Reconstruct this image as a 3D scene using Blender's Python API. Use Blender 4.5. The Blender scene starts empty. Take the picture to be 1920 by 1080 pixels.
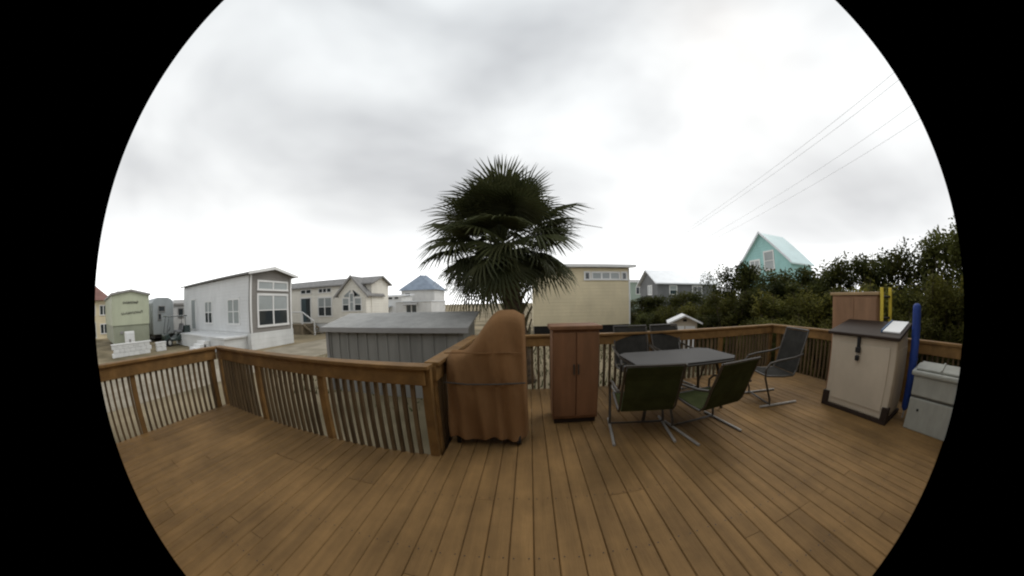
import bpy, math, random
from mathutils import Vector, Matrix
random.seed(7)
R = math.radians
sc = bpy.context.scene
COL = sc.collection

# ------------------------------------------------------------------ camera
# round-image doorbell fisheye: 9.2 photo pixels per degree, image circle of 815 px
CAMZ = 1.45
cd = bpy.data.cameras.new('camera')
cam = bpy.data.objects.new('camera', cd); COL.objects.link(cam); sc.camera = cam
cd.type = 'PANO'; cd.panorama_type = 'FISHEYE_LENS_POLYNOMIAL'
cd.sensor_fit = 'HORIZONTAL'; cd.sensor_width = 19.2
cd.fisheye_polynomial_k0 = 0.0
cd.fisheye_polynomial_k1 = -R(100 / 9.2)
cd.fisheye_polynomial_k2 = cd.fisheye_polynomial_k3 = cd.fisheye_polynomial_k4 = 0.0
cd.fisheye_fov = R(2 * 815 / 9.2)
cd.shift_x = -33 / 1920; cd.shift_y = 40 / 1080
cd.clip_start = 0.02; cd.clip_end = 3000
cam.matrix_world = (Matrix.Translation((0, 0, CAMZ)) @ Matrix.Rotation(-0.0254, 4, 'X')
                    @ Matrix.Rotation(0.0175, 4, 'Y') @ Matrix.Rotation(R(90), 4, 'X'))

# ------------------------------------------------------------------ sky and light (overcast, rain about)
SUN_EL, SUN_AZ = 48, 55          # azimuth clockwise from the view direction
w = bpy.data.worlds.new('World'); sc.world = w; w.use_nodes = True
nt = w.node_tree; N = nt.nodes; L = nt.links
bg = N['Background']
sky = N.new('ShaderNodeTexSky'); sky.sky_type = 'NISHITA'; sky.sun_disc = False
sky.sun_elevation = R(SUN_EL); sky.sun_rotation = R(SUN_AZ); sky.air_density = 1.0; sky.dust_density = 3.0
tc = N.new('ShaderNodeTexCoord')
sep = N.new('ShaderNodeSeparateXYZ'); L.new(tc.outputs['Generated'], sep.inputs[0])
hz = N.new('ShaderNodeValToRGB'); L.new(sep.outputs['Z'], hz.inputs[0])     # thin bright cloud low down, thicker above
e = hz.color_ramp.elements
e[0].position = 0.0; e[0].color = (1.25, 1.25, 1.25, 1)
e[1].position = 1.0; e[1].color = (.54, .56, .57, 1)
for p, c in ((.06, 1.10), (.17, .68), (.30, .58)):
    k = e.new(p); k.color = (c, c * 1.005, c, 1)
mp = N.new('ShaderNodeMapping'); mp.inputs['Scale'].default_value = (1.0, 1.0, 1.9)
mp.inputs['Location'].default_value = (0, 0, 9)
L.new(tc.outputs['Generated'], mp.inputs[0])
no = N.new('ShaderNodeTexNoise'); no.inputs['Scale'].default_value = 1.25; no.inputs['Detail'].default_value = 4.0
no.inputs['Roughness'].default_value = .45; no.inputs['Distortion'].default_value = .25
L.new(mp.outputs[0], no.inputs['Vector'])
cr = N.new('ShaderNodeValToRGB'); L.new(no.outputs['Fac'], cr.inputs[0])
cr.color_ramp.elements[0].position = .36; cr.color_ramp.elements[0].color = (.80, .805, .82, 1)
cr.color_ramp.elements[1].position = .66; cr.color_ramp.elements[1].color = (1.34, 1.345, 1.34, 1)
mu = N.new('ShaderNodeMix'); mu.data_type = 'RGBA'; mu.blend_type = 'MULTIPLY'; mu.inputs['Factor'].default_value = 1
L.new(hz.outputs[0], mu.inputs['A']); L.new(cr.outputs[0], mu.inputs['B'])
sc10 = N.new('ShaderNodeMix'); sc10.data_type = 'RGBA'; sc10.blend_type = 'MULTIPLY'; sc10.inputs['Factor'].default_value = 1
L.new(mu.outputs['Result'], sc10.inputs['A']); sc10.inputs['B'].default_value = (10, 10, 10, 1)
mx = N.new('ShaderNodeMix'); mx.data_type = 'RGBA'; mx.inputs['Factor'].default_value = .96
L.new(sky.outputs[0], mx.inputs['A']); L.new(sc10.outputs['Result'], mx.inputs['B'])
L.new(mx.outputs['Result'], bg.inputs[0]); bg.inputs[1].default_value = 0.1

sd = bpy.data.lights.new('sun', 'SUN'); sd.energy = 0.55; sd.angle = R(25); sd.color = (1, .97, .92)
so = bpy.data.objects.new('sun', sd); COL.objects.link(so)
dv = Vector((math.sin(R(SUN_AZ)) * math.cos(R(SUN_EL)), math.cos(R(SUN_AZ)) * math.cos(R(SUN_EL)), math.sin(R(SUN_EL))))
so.rotation_euler = dv.to_track_quat('Z', 'Y').to_euler()
sc.view_settings.view_transform = 'Standard'; sc.view_settings.look = 'None'
sc.view_settings.exposure = 0.5; sc.view_settings.gamma = 1.0; sc.view_settings.use_curve_mapping = False
sc.cycles.pixel_filter_type = 'BLACKMAN_HARRIS'; sc.cycles.filter_width = 2.1    # soft video sensor

# ------------------------------------------------------------------ materials
MATS = {}
def mat(name, col, rough=.7, var=.15, scale=3.0, stretch=(1, 1, 1), bump=0.0, bscale=None, spec=.3, metal=0.0, alt=None, lap=None, perobj=0.0, coat=0.0, trans=0.0, stain=None):
    """noise-varied principled material; alt = second colour blotched in; lap = (axis, period, depth) board relief as bump"""
    m = bpy.data.materials.new(name); m.use_nodes = True
    n = m.node_tree.nodes; l = m.node_tree.links; b = n['Principled BSDF']
    b.inputs['Roughness'].default_value = rough; b.inputs['Metallic'].default_value = metal
    b.inputs['Specular IOR Level'].default_value = spec
    if coat: b.inputs['Coat Weight'].default_value = coat; b.inputs['Coat Roughness'].default_value = .15
    t = n.new('ShaderNodeTexCoord'); mpn = n.new('ShaderNodeMapping'); mpn.inputs['Scale'].default_value = stretch
    l.new(t.outputs['Object'], mpn.inputs[0])
    oi = n.new('ShaderNodeObjectInfo')
    off = n.new('ShaderNodeVectorMath'); off.operation = 'SCALE'; off.inputs['Scale'].default_value = 37.0
    cmb = n.new('ShaderNodeCombineXYZ')
    for i in range(3): l.new(oi.outputs['Random'], cmb.inputs[i])
    l.new(cmb.outputs[0], off.inputs[0])
    add = n.new('ShaderNodeVectorMath'); l.new(mpn.outputs[0], add.inputs[0]); l.new(off.outputs[0], add.inputs[1])
    ns = n.new('ShaderNodeTexNoise'); ns.inputs['Scale'].default_value = scale; ns.inputs['Detail'].default_value = 5
    l.new(add.outputs[0], ns.inputs['Vector'])
    rp = n.new('ShaderNodeValToRGB'); l.new(ns.outputs['Fac'], rp.inputs[0])
    a = alt or tuple(c * (1 - 1.6 * var) for c in col)
    bb = col if alt else tuple(c * (1 + 1.0 * var) for c in col)
    rp.color_ramp.elements[0].position = .35; rp.color_ramp.elements[0].color = (*a, 1)
    rp.color_ramp.elements[1].position = .68; rp.color_ramp.elements[1].color = (*bb, 1)
    out = rp.outputs[0]
    if perobj:
        hs = n.new('ShaderNodeHueSaturation'); mr = n.new('ShaderNodeMapRange')
        mr.inputs['To Min'].default_value = 1 - perobj; mr.inputs['To Max'].default_value = 1 + perobj
        l.new(oi.outputs['Random'], mr.inputs['Value']); l.new(mr.outputs[0], hs.inputs['Value']); l.new(out, hs.inputs['Color'])
        out = hs.outputs[0]
    if stain:                                   # dirt and weathering: (amount, scale, vertical squash)
        amt, ssc, zs = stain
        ge = n.new('ShaderNodeNewGeometry'); sm = n.new('ShaderNodeMapping'); sm.inputs['Scale'].default_value = (1, 1, zs)
        l.new(ge.outputs['Position'], sm.inputs[0])
        s1 = n.new('ShaderNodeTexNoise'); s1.inputs['Scale'].default_value = ssc; s1.inputs['Detail'].default_value = 7; s1.inputs['Roughness'].default_value = .65
        l.new(sm.outputs[0], s1.inputs['Vector'])
        sr = n.new('ShaderNodeMapRange'); sr.inputs['From Min'].default_value = .32; sr.inputs['From Max'].default_value = .66
        sr.inputs['To Min'].default_value = 1 - amt; sr.inputs['To Max'].default_value = 1 + amt * .35
        l.new(s1.outputs['Fac'], sr.inputs['Value'])
        sv = n.new('ShaderNodeHueSaturation'); l.new(sr.outputs[0], sv.inputs['Value']); l.new(out, sv.inputs['Color'])
        out = sv.outputs[0]
    l.new(out, b.inputs['Base Color'])
    h = None
    if bump:
        n2 = n.new('ShaderNodeTexNoise'); n2.inputs['Scale'].default_value = bscale or scale * 6; n2.inputs['Detail'].default_value = 3
        l.new(add.outputs[0], n2.inputs['Vector'])
        bp = n.new('ShaderNodeBump'); bp.inputs['Strength'].default_value = bump; bp.inputs['Distance'].default_value = .02
        l.new(n2.outputs['Fac'], bp.inputs['Height']); h = bp
    if lap:
        ax, per, dep = lap
        sx = n.new('ShaderNodeSeparateXYZ'); l.new(t.outputs['Object'], sx.inputs[0])
        dvd = n.new('ShaderNodeMath'); dvd.operation = 'DIVIDE'; l.new(sx.outputs[ax], dvd.inputs[0]); dvd.inputs[1].default_value = per
        fr = n.new('ShaderNodeMath'); fr.operation = 'FRACT'; l.new(dvd.outputs[0], fr.inputs[0])
        bp = n.new('ShaderNodeBump'); bp.invert = True; bp.inputs['Strength'].default_value = 1; bp.inputs['Distance'].default_value = dep
        l.new(fr.outputs[0], bp.inputs['Height'])
        if h: l.new(h.outputs[0], bp.inputs['Normal'])
        h = bp
    if h: l.new(h.outputs[0], b.inputs['Normal'])
    if trans:
        tr = n.new('ShaderNodeBsdfTranslucent'); l.new(out, tr.inputs['Color'])
        ms = n.new('ShaderNodeMixShader'); ms.inputs[0].default_value = trans
        l.new(b.outputs[0], ms.inputs[1]); l.new(tr.outputs[0], ms.inputs[2])
        l.new(ms.outputs[0], n['Material Output'].inputs['Surface'])
    MATS[name] = m
    return m

DECKW = mat('deck_wood', (.250, .146, .056), .68, .22, 2.2, (6, .5, 6), .25, 14, .15, alt=(.185, .108, .042), perobj=.08, stain=(0.34, 1.3, 1))
RAILW = mat('rail_wood', (.25, .138, .046), .65, .2, 3, (2, 2, 2), .2, 20, .25, alt=(.175, .096, .033), perobj=.12, stain=(0.25, 2.5, 1))
BALW = mat('baluster_wood', (.15, .100, .05), .7, .2, 3, (3, 3, .6), .2, 20, .25, alt=(.09, .06, .031), perobj=.2, stain=(0.25, 3, 0.5))
SAND = mat('sandy_ground', (.33, .27, .175), .95, .2, .35, (1, 1, 1), .5, 6, .1, alt=(.12, .10, .06))
LANE = mat('lane_gravel', (.36, .32, .25), .9, .1, 1.2, (1, 1, 1), .5, 14, .1, alt=(.25, .22, .165))
CREAM = mat('cream_siding', (.68, .59, .40), .6, .05, .5, lap=('Z', .2, .012), stain=(0.09, 1.6, 0.4))
CREAM2 = mat('pale_siding', (.80, .77, .69), .6, .05, .5, lap=('Z', .2, .012), stain=(0.09, 1.6, 0.4))
GREYS = mat('grey_siding', (.25, .235, .215), .6, .06, .5, lap=('Z', .18, .012), stain=(0.09, 1.6, 0.4))
PALE = mat('pale_grey_siding', (.72, .73, .73), .6, .04, .5, lap=('Z', .18, .01), stain=(0.09, 1.6, 0.4))
WHITE = mat('white_paint', (.76, .76, .75), .5, .04, 1.2)
SKIRT = mat('white_skirting', (.70, .71, .70), .6, .06, .8, lap=('Z', .25, .006), stain=(0.09, 1.6, 0.4))
SAGE = mat('sage_panel', (.47, .50, .37), .5, .06, .6, (1, 1, .3), stain=(0.09, 1.6, 0.4))
SAGED = mat('sage_lower_panel', (.31, .33, .25), .5, .08, .6, stain=(0.09, 1.6, 0.4))
RVGREY = mat('rv_grey_panel', (.36, .39, .40), .4, .07, .5, stain=(0.09, 1.6, 0.4))
RVWHITE = mat('rv_white_panel', (.66, .66, .65), .45, .06, .5, stain=(0.09, 1.6, 0.4))
SHINGLE = mat('grey_shingle', (.24, .235, .23), .9, .12, 4, bump=.4)
ROOFW = mat('white_metal_roof', (.72, .75, .78), .4, .04, 1, spec=.5)
ROOFT = mat('pale_turquoise_roof', (.58, .74, .74), .4, .04, 1, spec=.5)
ROOFG = mat('grey_roof_metal', (.40, .395, .375), .7, .08, .8, (1, .2, 1), spec=.4, stain=(0.2, 4, 0.4))
ROOFB = mat('blue_grey_roof', (.24, .29, .36), .7, .1, 1)
ROOFR = mat('red_brown_roof', (.22, .12, .10), .9, .1, 1)
TRIMG = mat('grey_trim', (.30, .29, .28), .6, .06, 2)
SHEDW = mat('shed_grey_wall', (.26, .255, .235), .55, .14, .9, (2.5, 2.5, .3), lap=('X', .3, .02), stain=(0.09, 1.6, 0.4))
TEAL = mat('teal_siding', (.36, .62, .60), .6, .05, .5, lap=('Z', .25, .012), stain=(0.09, 1.6, 0.4))
GREENH = mat('green_siding', (.34, .42, .36), .7, .06, .5)
DGREY = mat('dark_grey_siding', (.17, .175, .18), .7, .08, .5, lap=('Z', .2, .01), stain=(0.09, 1.6, 0.4))
GLASS = mat('dark_window_glass', (.03, .038, .042), .08, .1, .7, spec=.6)
BLIND = mat('blind_behind_glass', (.33, .36, .36), .15, .06, .8, spec=.6, lap=('Z', .05, .002))
DOORM = mat('dark_teal_door', (.045, .07, .08), .35, .1, 1)
RESIN = mat('taupe_resin', (.50, .43, .335), .55, .04, 1.5, bump=.05, spec=.15, stain=(.08, 3, .6))
RESIND = mat('dark_brown_resin', (.034, .023, .017), .6, .1, 2, spec=.12)
BLACKM = mat('black_metal', (.012, .011, .011), .4, .1, 4)
BOXG = mat('grey_green_resin', (.36, .365, .325), .5, .06, 1.5, stain=(0.2, 4, 0.4))
BOXGD = mat('grey_green_resin_seam', (.07, .07, .06), .6, .06, 1.5)
BLUE = mat('blue_canvas', (.018, .05, .24), .6, .15, 4, (3, 3, .5), .2, 12)
TANW = mat('tan_cabinet_wood', (.34, .19, .105), .55, .1, 1.5, (3, 3, .4), stain=(0.2, 4, 0.4))
TANT = mat('tan_cabinet_edge', (.40, .27, .14), .55, .1, 2)
YELL = mat('yellow_fibreglass', (.62, .47, .05), .4, .1, 3)
REDW = mat('red_brown_wood', (.23, .11, .052), .6, .15, 2, (4, 4, .4), .15, alt=(.17, .083, .040), stain=(0.2, 4, 0.4))
SLING = mat('dark_green_sling', (.040, .046, .018), .95, .12, 8, spec=.05)
SLING2 = mat('dark_grey_sling', (.036, .034, .030), .95, .12, 8, spec=.05)
FRAMEM = mat('bronze_frame', (.045, .036, .026), .4, .12, 4, spec=.5)
FOOTM = mat('worn_pale_metal', (.30, .28, .25), .4, .12, 4, spec=.5)
TABLE = mat('smoked_table_top', (.05, .046, .042), .55, .1, 2, spec=.15)
FROND = mat('palm_leaf', (.088, .092, .036), .6, .3, 1.5, spec=.2, alt=(.048, .058, .022), perobj=.3, trans=.25)
FRONDD = mat('dry_palm_leaf', (.14, .095, .045), .8, .25, 2, alt=(.075, .05, .026), perobj=.25)
PETI = mat('palm_stem', (.10, .085, .04), .6, .2, 2)
BARK = mat('palm_bark', (.13, .088, .052), .9, .25, 4, (1, 1, 3), .6, 12, alt=(.06, .042, .028))
STEM = mat('shrub_bark', (.07, .052, .036), .9, .2, 4)
LEAF1 = mat('shrub_leaf_olive', (.14, .134, .03), .75, .35, .9, alt=(.038, .042, .010), spec=.1, perobj=.25, trans=.35)
LEAF2 = mat('shrub_leaf_dark', (.088, .094, .025), .75, .35, .9, alt=(.026, .032, .010), spec=.1, perobj=.25, trans=.35)
LEAF3 = mat('shrub_leaf_yellowish', (.21, .19, .04), .75, .35, .9, alt=(.055, .06, .014), spec=.1, perobj=.25, trans=.35)
GRASSM = mat('grass_blade', (.075, .085, .028), .8, .3, 3, alt=(.045, .055, .02))
RUBBER = mat('tyre_rubber', (.018, .018, .018), .8, .1, 4)
HUBM = mat('wheel_hub', (.5, .5, .48), .35, .1, 4, metal=.3)
CARTM = mat('dark_green_paint', (.016, .032, .028), .25, .1, 2, spec=.6, coat=.4)
CARTS = mat('grey_seat_vinyl', (.2, .2, .21), .6, .1, 3)
WIRE = mat('grey_cable', (.55, .55, .55), .6, .05, 2)
STEPW = mat('weathered_step_wood', (.28, .23, .16), .8, .15, 3)
REFLB = mat('reflection_blue_edge', (.03, .10, .22), .4, .1, 3)  # blue edge of the sky reflection modelled on the chest lid
HOUSEW = mat('tan_lap_siding', (.30, .25, .18), .7, .06, .5, lap=('Z', .2, .012))
COVER = mat('orange_brown_fabric', (.25, .135, .060), .9, .12, 3, (1, 1, .4), .25, 30, .1, alt=(.19, .104, .047), stain=(.22, 2.5, .4))
INKM = mat('faded_dark_lettering', (.10, .10, .085), .6, .1, 5)

# ------------------------------------------------------------------ mesh builder
class MB:
    def __init__(s): s.v = []; s.f = []
    def box(s, x0, x1, y0, y1, z0, z1):
        i = len(s.v)
        s.v += [(x0, y0, z0), (x1, y0, z0), (x1, y1, z0), (x0, y1, z0), (x0, y0, z1), (x1, y0, z1), (x1, y1, z1), (x0, y1, z1)]
        s.f += [tuple(i + k for k in q) for q in ((0, 3, 2, 1), (4, 5, 6, 7), (0, 1, 5, 4), (1, 2, 6, 5), (2, 3, 7, 6), (3, 0, 4, 7))]
        return s
    def prism(s, a, b):
        """two matching outlines (lists of points) joined into a closed solid"""
        i = len(s.v); n = len(a); s.v += [tuple(p) for p in a] + [tuple(p) for p in b]
        s.f.append(tuple(i + k for k in range(n))); s.f.append(tuple(i + n + k for k in reversed(range(n))))
        for k in range(n):
            k2 = (k + 1) % n; s.f.append((i + k, i + n + k, i + n + k2, i + k2))
        return s
    def tube(s, pts, r, n=8, close=True):
        pts = [Vector(p) for p in pts]; rs = r if isinstance(r, (list, tuple)) else [r] * len(pts)
        base = len(s.v); prev = None
        for k, p in enumerate(pts):
            d = (pts[min(k + 1, len(pts) - 1)] - pts[max(k - 1, 0)]).normalized()
            if prev is None:
                u = d.orthogonal().normalized()
            else:
                u = (prev - d * prev.dot(d)).normalized()
            prev = u; q = d.cross(u)
            for j in range(n):
                a = 2 * math.pi * j / n
                s.v.append(tuple(p + (u * math.cos(a) + q * math.sin(a)) * rs[k]))
        for k in range(len(pts) - 1):
            for j in range(n):
                a = base + k * n + j; b = base + k * n + (j + 1) % n
                s.f.append((a, b, b + n, a + n))
        if close:
            s.f.append(tuple(base + j for j in reversed(range(n)))); e_ = base + (len(pts) - 1) * n
            s.f.append(tuple(e_ + j for j in range(n)))
        return s
    def quad(s, *p):
        i = len(s.v); s.v += [tuple(q) for q in p]; s.f.append(tuple(range(i, i + len(p)))); return s
    def mesh(s, name, m=None, off=(0, 0, 0), smooth=False):
        me = bpy.data.meshes.new(name)
        me.from_pydata([(a - off[0], b - off[1], c - off[2]) for a, b, c in s.v], [], s.f); me.update()
        if m: me.materials.append(m)
        if smooth:
            for p in me.polygons: p.use_smooth = True
        return me
    def build(s, name, m, parent=None, smooth=False, bevel=0.0):
        org = WLOC.get(parent.name, (0, 0, 0)) if parent else (0, 0, 0)
        o = bpy.data.objects.new(name, s.mesh(name, m, org, smooth)); COL.objects.link(o)
        if parent: o.parent = parent
        WLOC[o.name] = org if parent else (0, 0, 0)
        if bevel:
            b = o.modifiers.new('bevel', 'BEVEL'); b.width = bevel; b.segments = 2; b.limit_method = 'ANGLE'
        return o
WLOC = {}
def empty(name, loc, label=None, cat=None, group=None):
    o = bpy.data.objects.new(name, None); COL.objects.link(o); o.location = loc; o.empty_display_size = .2
    WLOC[o.name] = tuple(loc)
    if label: tag(o, label, cat, group)
    return o
def tag(o, label, cat, group=None):
    o['label'] = label; o['category'] = cat
    if group: o['group'] = group
    return o
def structure(o): o['kind'] = 'structure'; return o
def inst(name, me, parent, loc, rot=(0, 0, 0), scale=None):
    o = bpy.data.objects.new(name, me); COL.objects.link(o); o.parent = parent
    pl = WLOC.get(parent.name, (0, 0, 0)) if parent else (0, 0, 0)
    o.location = (loc[0] - pl[0], loc[1] - pl[1], loc[2] - pl[2]); o.rotation_euler = rot
    if scale: o.scale = scale
    return o
def copy_tree(o, parent=None):
    c = o.copy(); COL.objects.link(c); c.parent = parent
    for ch in list(o.children): copy_tree(ch, c)
    return c

GZ = -0.6                                   # ground, below the deck boards at z = 0
# ------------------------------------------------------------------ ground
structure(MB().quad((-900, -900, GZ), (900, -900, GZ), (900, 900, GZ), (-900, 900, GZ)).build('ground', SAND))
structure(MB().quad((-13.2, -40, GZ + .004), (-9.0, -40, GZ + .004), (-9.0, 26, GZ + .004), (-13.2, 26, GZ + .004)).build('lane', LANE))
# grass tufts where the lot is not driven on
g = MB()
for i in range(9000):
    x = random.uniform(-9, 9); y = random.uniform(4.8, 15)
    if x < -2.5 and random.random() < .75: continue
    a = random.uniform(0, 6.28); h = random.uniform(.05, .16); dx, dy = math.cos(a) * .018, math.sin(a) * .018
    lx, ly = random.uniform(-.06, .06), random.uniform(-.06, .06)
    g.quad((x - dx, y - dy, GZ), (x + dx, y + dy, GZ), (x + lx, y + ly, GZ + h))
o = g.build('grass', GRASSM); o['kind'] = 'stuff'; o['label'] = 'thin short grass growing on the sandy lot'; o['category'] = 'grass'

# ------------------------------------------------------------------ deck
XL, XR, YN, YF, XJ, YB = -4.75, 5.33, 2.33, 4.55, -.93, -.29
deck = structure(empty('deck', (0, 0, 0)))
BW, GAP = .140, .004
bm_cache = {}
x = XL
while x < XR - .02:
    x1 = min(x + BW, XR)
    yend = YN if (x + x1) / 2 < XJ else YF
    # two lengths of board, butted over a joist, joint staggered
    cut = random.choice((.3, .7, 1.1, 1.7)) if yend == YN else random.choice((.3, .9, 1.7, 2.9, 3.5))
    for (a, b) in ((YB, cut - .002), (cut + .002, yend)):
        key = (round(b - a, 3), round(x1 - x, 3))
        if key not in bm_cache:
            m_ = MB(); hw = (x1 - x) / 2; hl = (b - a) / 2; c = .006
            sec = [(-hw, -.032), (hw, -.032), (hw, -c), (hw - c, 0), (-hw + c, 0), (-hw, -c)]
            m_.prism([(p, -hl, q) for p, q in sec], [(p, hl, q) for p, q in sec])
            bm_cache[key] = m_.mesh('board', DECKW)
        inst('board', bm_cache[key], deck, ((x + x1) / 2, (a + b) / 2, random.uniform(-.0018, .0018)))
    x = x1 + GAP
sh = MB(); rs_ = random.Random(3)
x = XL
while x < XR - .02:
    ye = YN if x + BW / 2 < XJ else YF
    for yy in (-.08, .52, 1.12, 1.72, 2.92, 3.62, 4.22):
        if yy > ye: break
        for fx in (.028, BW - .028):
            px_, py_ = x + fx + rs_.uniform(-.004, .004), yy + rs_.uniform(-.006, .006)
            sh.quad(*[(px_ + .0055 * math.cos(a * 1.0472), py_ + .0055 * math.sin(a * 1.0472), .0028) for a in range(6)])
    x += BW + GAP
o = sh.build('screw_heads', BLACKM, deck); o['kind'] = 'stuff'
# rim and joists carry the boards
for (a, b, c, d) in ((XL, XJ - .05, YN - .045, YN - .005), (XJ - .045, XJ - .006, YN, YF), (XJ, XR, YF - .045, YF - .005), (XL + .003, XL + .04, YB, YN - .05), (XR - .04, XR - .003, YB, YF - .05)):
    MB().box(a, b, c, d, -.26, -.035).build('rim_joist', RAILW, deck)
for yy in (-.1, .5, 1.1, 1.7):
    MB().box(XL + .05, XR - .05, yy, yy + .04, -.22, -.036).build('joist', DECKW, deck)
for yy in (2.3 + .6, 3.6, 4.2):
    MB().box(XJ + .05, XR - .05, yy, yy + .04, -.22, -.036).build('joist', DECKW, deck)
for xx in (-4.5, -2.8, -1.1, 2.6, 5.1):
    for yy in (-.2, 2.2) + ((4.35,) if xx > 0 else ()):
        MB().box(xx - .05, xx + .05, yy - .05, yy + .05, GZ - .1, -.05).build('deck_post', RAILW, deck)

# ------------------------------------------------------------------ the house the doorbell hangs on (behind the camera)
WY = -.30
hh = empty('deck_house', (0, -2.5, GZ), 'tan sided house whose wall the deck is built against', 'house')
MB().box(-8, 8.5, -6.5, WY, GZ, 2.75).build('wall', HOUSEW, hh)
MB().prism([(-8.4, WY + .24, 2.66), (-8.4, -3.4, 4.2), (-8.4, -7.0, 2.66), (-8.4, -7.0, 2.8), (-8.4, -3.4, 4.36), (-8.4, WY + .24, 2.8)],
           [(8.9, WY + .24, 2.66), (8.9, -3.4, 4.2), (8.9, -7.0, 2.66), (8.9, -7.0, 2.8), (8.9, -3.4, 4.36), (8.9, WY + .24, 2.8)]).build('roof', SHINGLE, hh)
dr_ = MB().box(.35, 1.27, WY + .004, WY + .05, .02, 2.05).build('door', RVWHITE, hh, bevel=.01)
MB().tube([(1.17, WY + .05, 1.0), (1.17, WY + .11, 1.0), (1.08, WY + .11, 1.0)], .012, 6).build('handle', FOOTM, dr_)
MB().box(-.06, .06, WY + .002, -.07, CAMZ - .1, CAMZ + .08).build('doorbell_bracket', BLACKM, hh)

# ------------------------------------------------------------------ railings
CAPZ = .92
bal_me = MB().box(-.0185, .0185, -.0185, .0185, 0, CAPZ - .07 + .14).mesh('baluster', BALW)
def railing(p, q, inward, label, posts, endcap=(0, 0)):
    """p->q along the deck edge; inward = unit vector towards the deck; posts = fractions"""
    P0, Q0 = Vector((*p, 0)), Vector((*q, 0)); d = (Q0 - P0).normalized(); ln = (Q0 - P0).length
    iv = Vector((*inward, 0))
    t = empty('deck_railing', (p[0], p[1], 0), label, 'railing', 'railings round the deck')
    def bar(name, u0, u1, w0, w1, z0, z1, m, bev=.006):
        c = [P0 + d * u + iv * ww for u, ww in ((u0, w0), (u1, w0), (u1, w1), (u0, w1))]
        b = MB(); b.prism([(*v.xy, z0) for v in c], [(*v.xy, z1) for v in c]); return b.build(name, m, t, bevel=bev)
    fr = [f * ln for f in posts]
    a0 = -endcap[0]
    bar('cap_board', a0, ln + endcap[1], -.055, .095, CAPZ - .036, CAPZ, RAILW)
    bar('face_board', .0, ln, .025, .062, CAPZ - .185, CAPZ - .037, RAILW)
    for u in fr: bar('post', u - .045, u + .045, -.045, .0245, -.25, CAPZ - .037, RAILW)
    n = int(ln / .101)
    for k in range(n + 1):
        u = .05 + (ln - .1) * k / n
        if any(abs(u - f) < .075 for f in fr): continue
        c = P0 + d * u - iv * .0
        inst('baluster', bal_me, t, (c.x, c.y, -.14 + random.uniform(-.012, .008)), (0, 0, math.atan2(d.y, d.x) + random.uniform(-.04, .04)))
    return t
railing((XL, YN), (XJ - .0, YN), (0, -1), 'brown wood railing with close balusters in front of the low grey shed', (0, .32, .66, 1), (.05, .05))
railing((XL, YB), (XL, YN - .1), (1, 0), 'brown wood side railing facing the sage coloured trailer', (.03, .37, .97))
railing((XJ, YN + .1), (XJ, YF - .06), (1, 0), 'short return of brown wood railing running out past the palm tree', (.04, .5, .96))
railing((XJ, YF), (XR, YF), (0, -1), 'brown wood railing behind the patio table facing the cream trailer', (.008, .24, .49, .74, .993), (.05, .05))
railing((XR, YB), (XR, YF - .1), (-1, 0), 'brown wood railing against the green thicket behind the storage boxes', (.03, .3, .62, .975))

# ------------------------------------------------------------------ house helpers
def window(parent, face, pos, a0, a1, z0, z1, cols=1, rows=1, trim=.09, blind=None, tm=None, name='window'):
    """face: '+X' '-X' '-Y' wall direction, pos: wall plane; a = coordinate along the wall. frame > panes"""
    sgn = 1 if face[0] == '+' else -1
    def bx(b, u0, u1, w0, w1, q0, q1):
        n0, n1 = sorted((pos + sgn * w0, pos + sgn * w1))
        if face[1] == 'X': b.box(n0, n1, u0, u1, q0, q1)
        else: b.box(u0, u1, n0, n1, q0, q1)
    fb = MB()
    bx(fb, a0 - trim, a1 + trim, .002, .05, z1, z1 + trim); bx(fb, a0 - trim - .02, a1 + trim + .02, .002, .07, z0 - trim, z0)
    bx(fb, a0 - trim, a0, .002, .05, z0, z1); bx(fb, a1, a1 + trim, .002, .05, z0, z1)
    cw = (a1 - a0) / cols; rh = (z1 - z0) / rows
    for c in range(1, cols): bx(fb, a0 + c * cw - .05, a0 + c * cw + .05, .002, .045, z0, z1)
    for r in range(1, rows): bx(fb, a0, a1, .002, .04, z0 + r * rh - .025, z0 + r * rh + .025)
    f = fb.build(name, tm or WHITE, parent)
    for c in range(cols):
        for r in range(rows):
            pb = MB(); bx(pb, a0 + c * cw + .005, a0 + (c + 1) * cw - .005, .004, .02, z0 + r * rh + .005, z0 + (r + 1) * rh - .005)
            pb.build('pane', BLIND if (blind and r in blind) else GLASS, f)
    return f
def gable_roof(parent, x0, x1, y0, y1, ze, zr, axis, m, over=.25, th=.12, name='roof'):
    b = MB()
    if axis == 'X':
        c = (y0 + y1) / 2; s = (zr - ze) / (c - y0); lo = ze - s * over
        sec = [(y0 - over, lo), (c, zr), (y1 + over, lo), (y1 + over, lo + th), (c, zr + th), (y0 - over, lo + th)]
        b.prism([(x0 - over, p, q) for p, q in sec], [(x1 + over, p, q) for p, q in sec])
    else:
        c = (x0 + x1) / 2; s = (zr - ze) / (c - x0); lo = ze - s * over
        sec = [(x0 - over, lo), (c, zr), (x1 + over, lo), (x1 + over, lo + th), (c, zr + th), (x0 - over, lo + th)]
        b.prism([(p, y0 - over, q) for p, q in sec], [(p, y1 + over, q) for p, q in sec])
    return b.build(name, m, parent)
def gable_walls(parent, x0, x1, y0, y1, z0, ze, zr, axis, m, name='wall'):
    b = MB()
    if axis == 'X':
        c = (y0 + y1) / 2; sec = [(y0, z0), (y1, z0), (y1, ze), (c, zr), (y0, ze)]
        b.prism([(x0, p, q) for p, q in sec], [(x1, p, q) for p, q in sec])
    else:
        c = (x0 + x1) / 2; sec = [(x0, z0), (x1, z0), (x1, ze), (c, zr), (x0, ze)]
        b.prism([(p, y0, q) for p, q in sec], [(p, y1, q) for p, q in sec])
    return b.build(name, m, parent)

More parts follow.
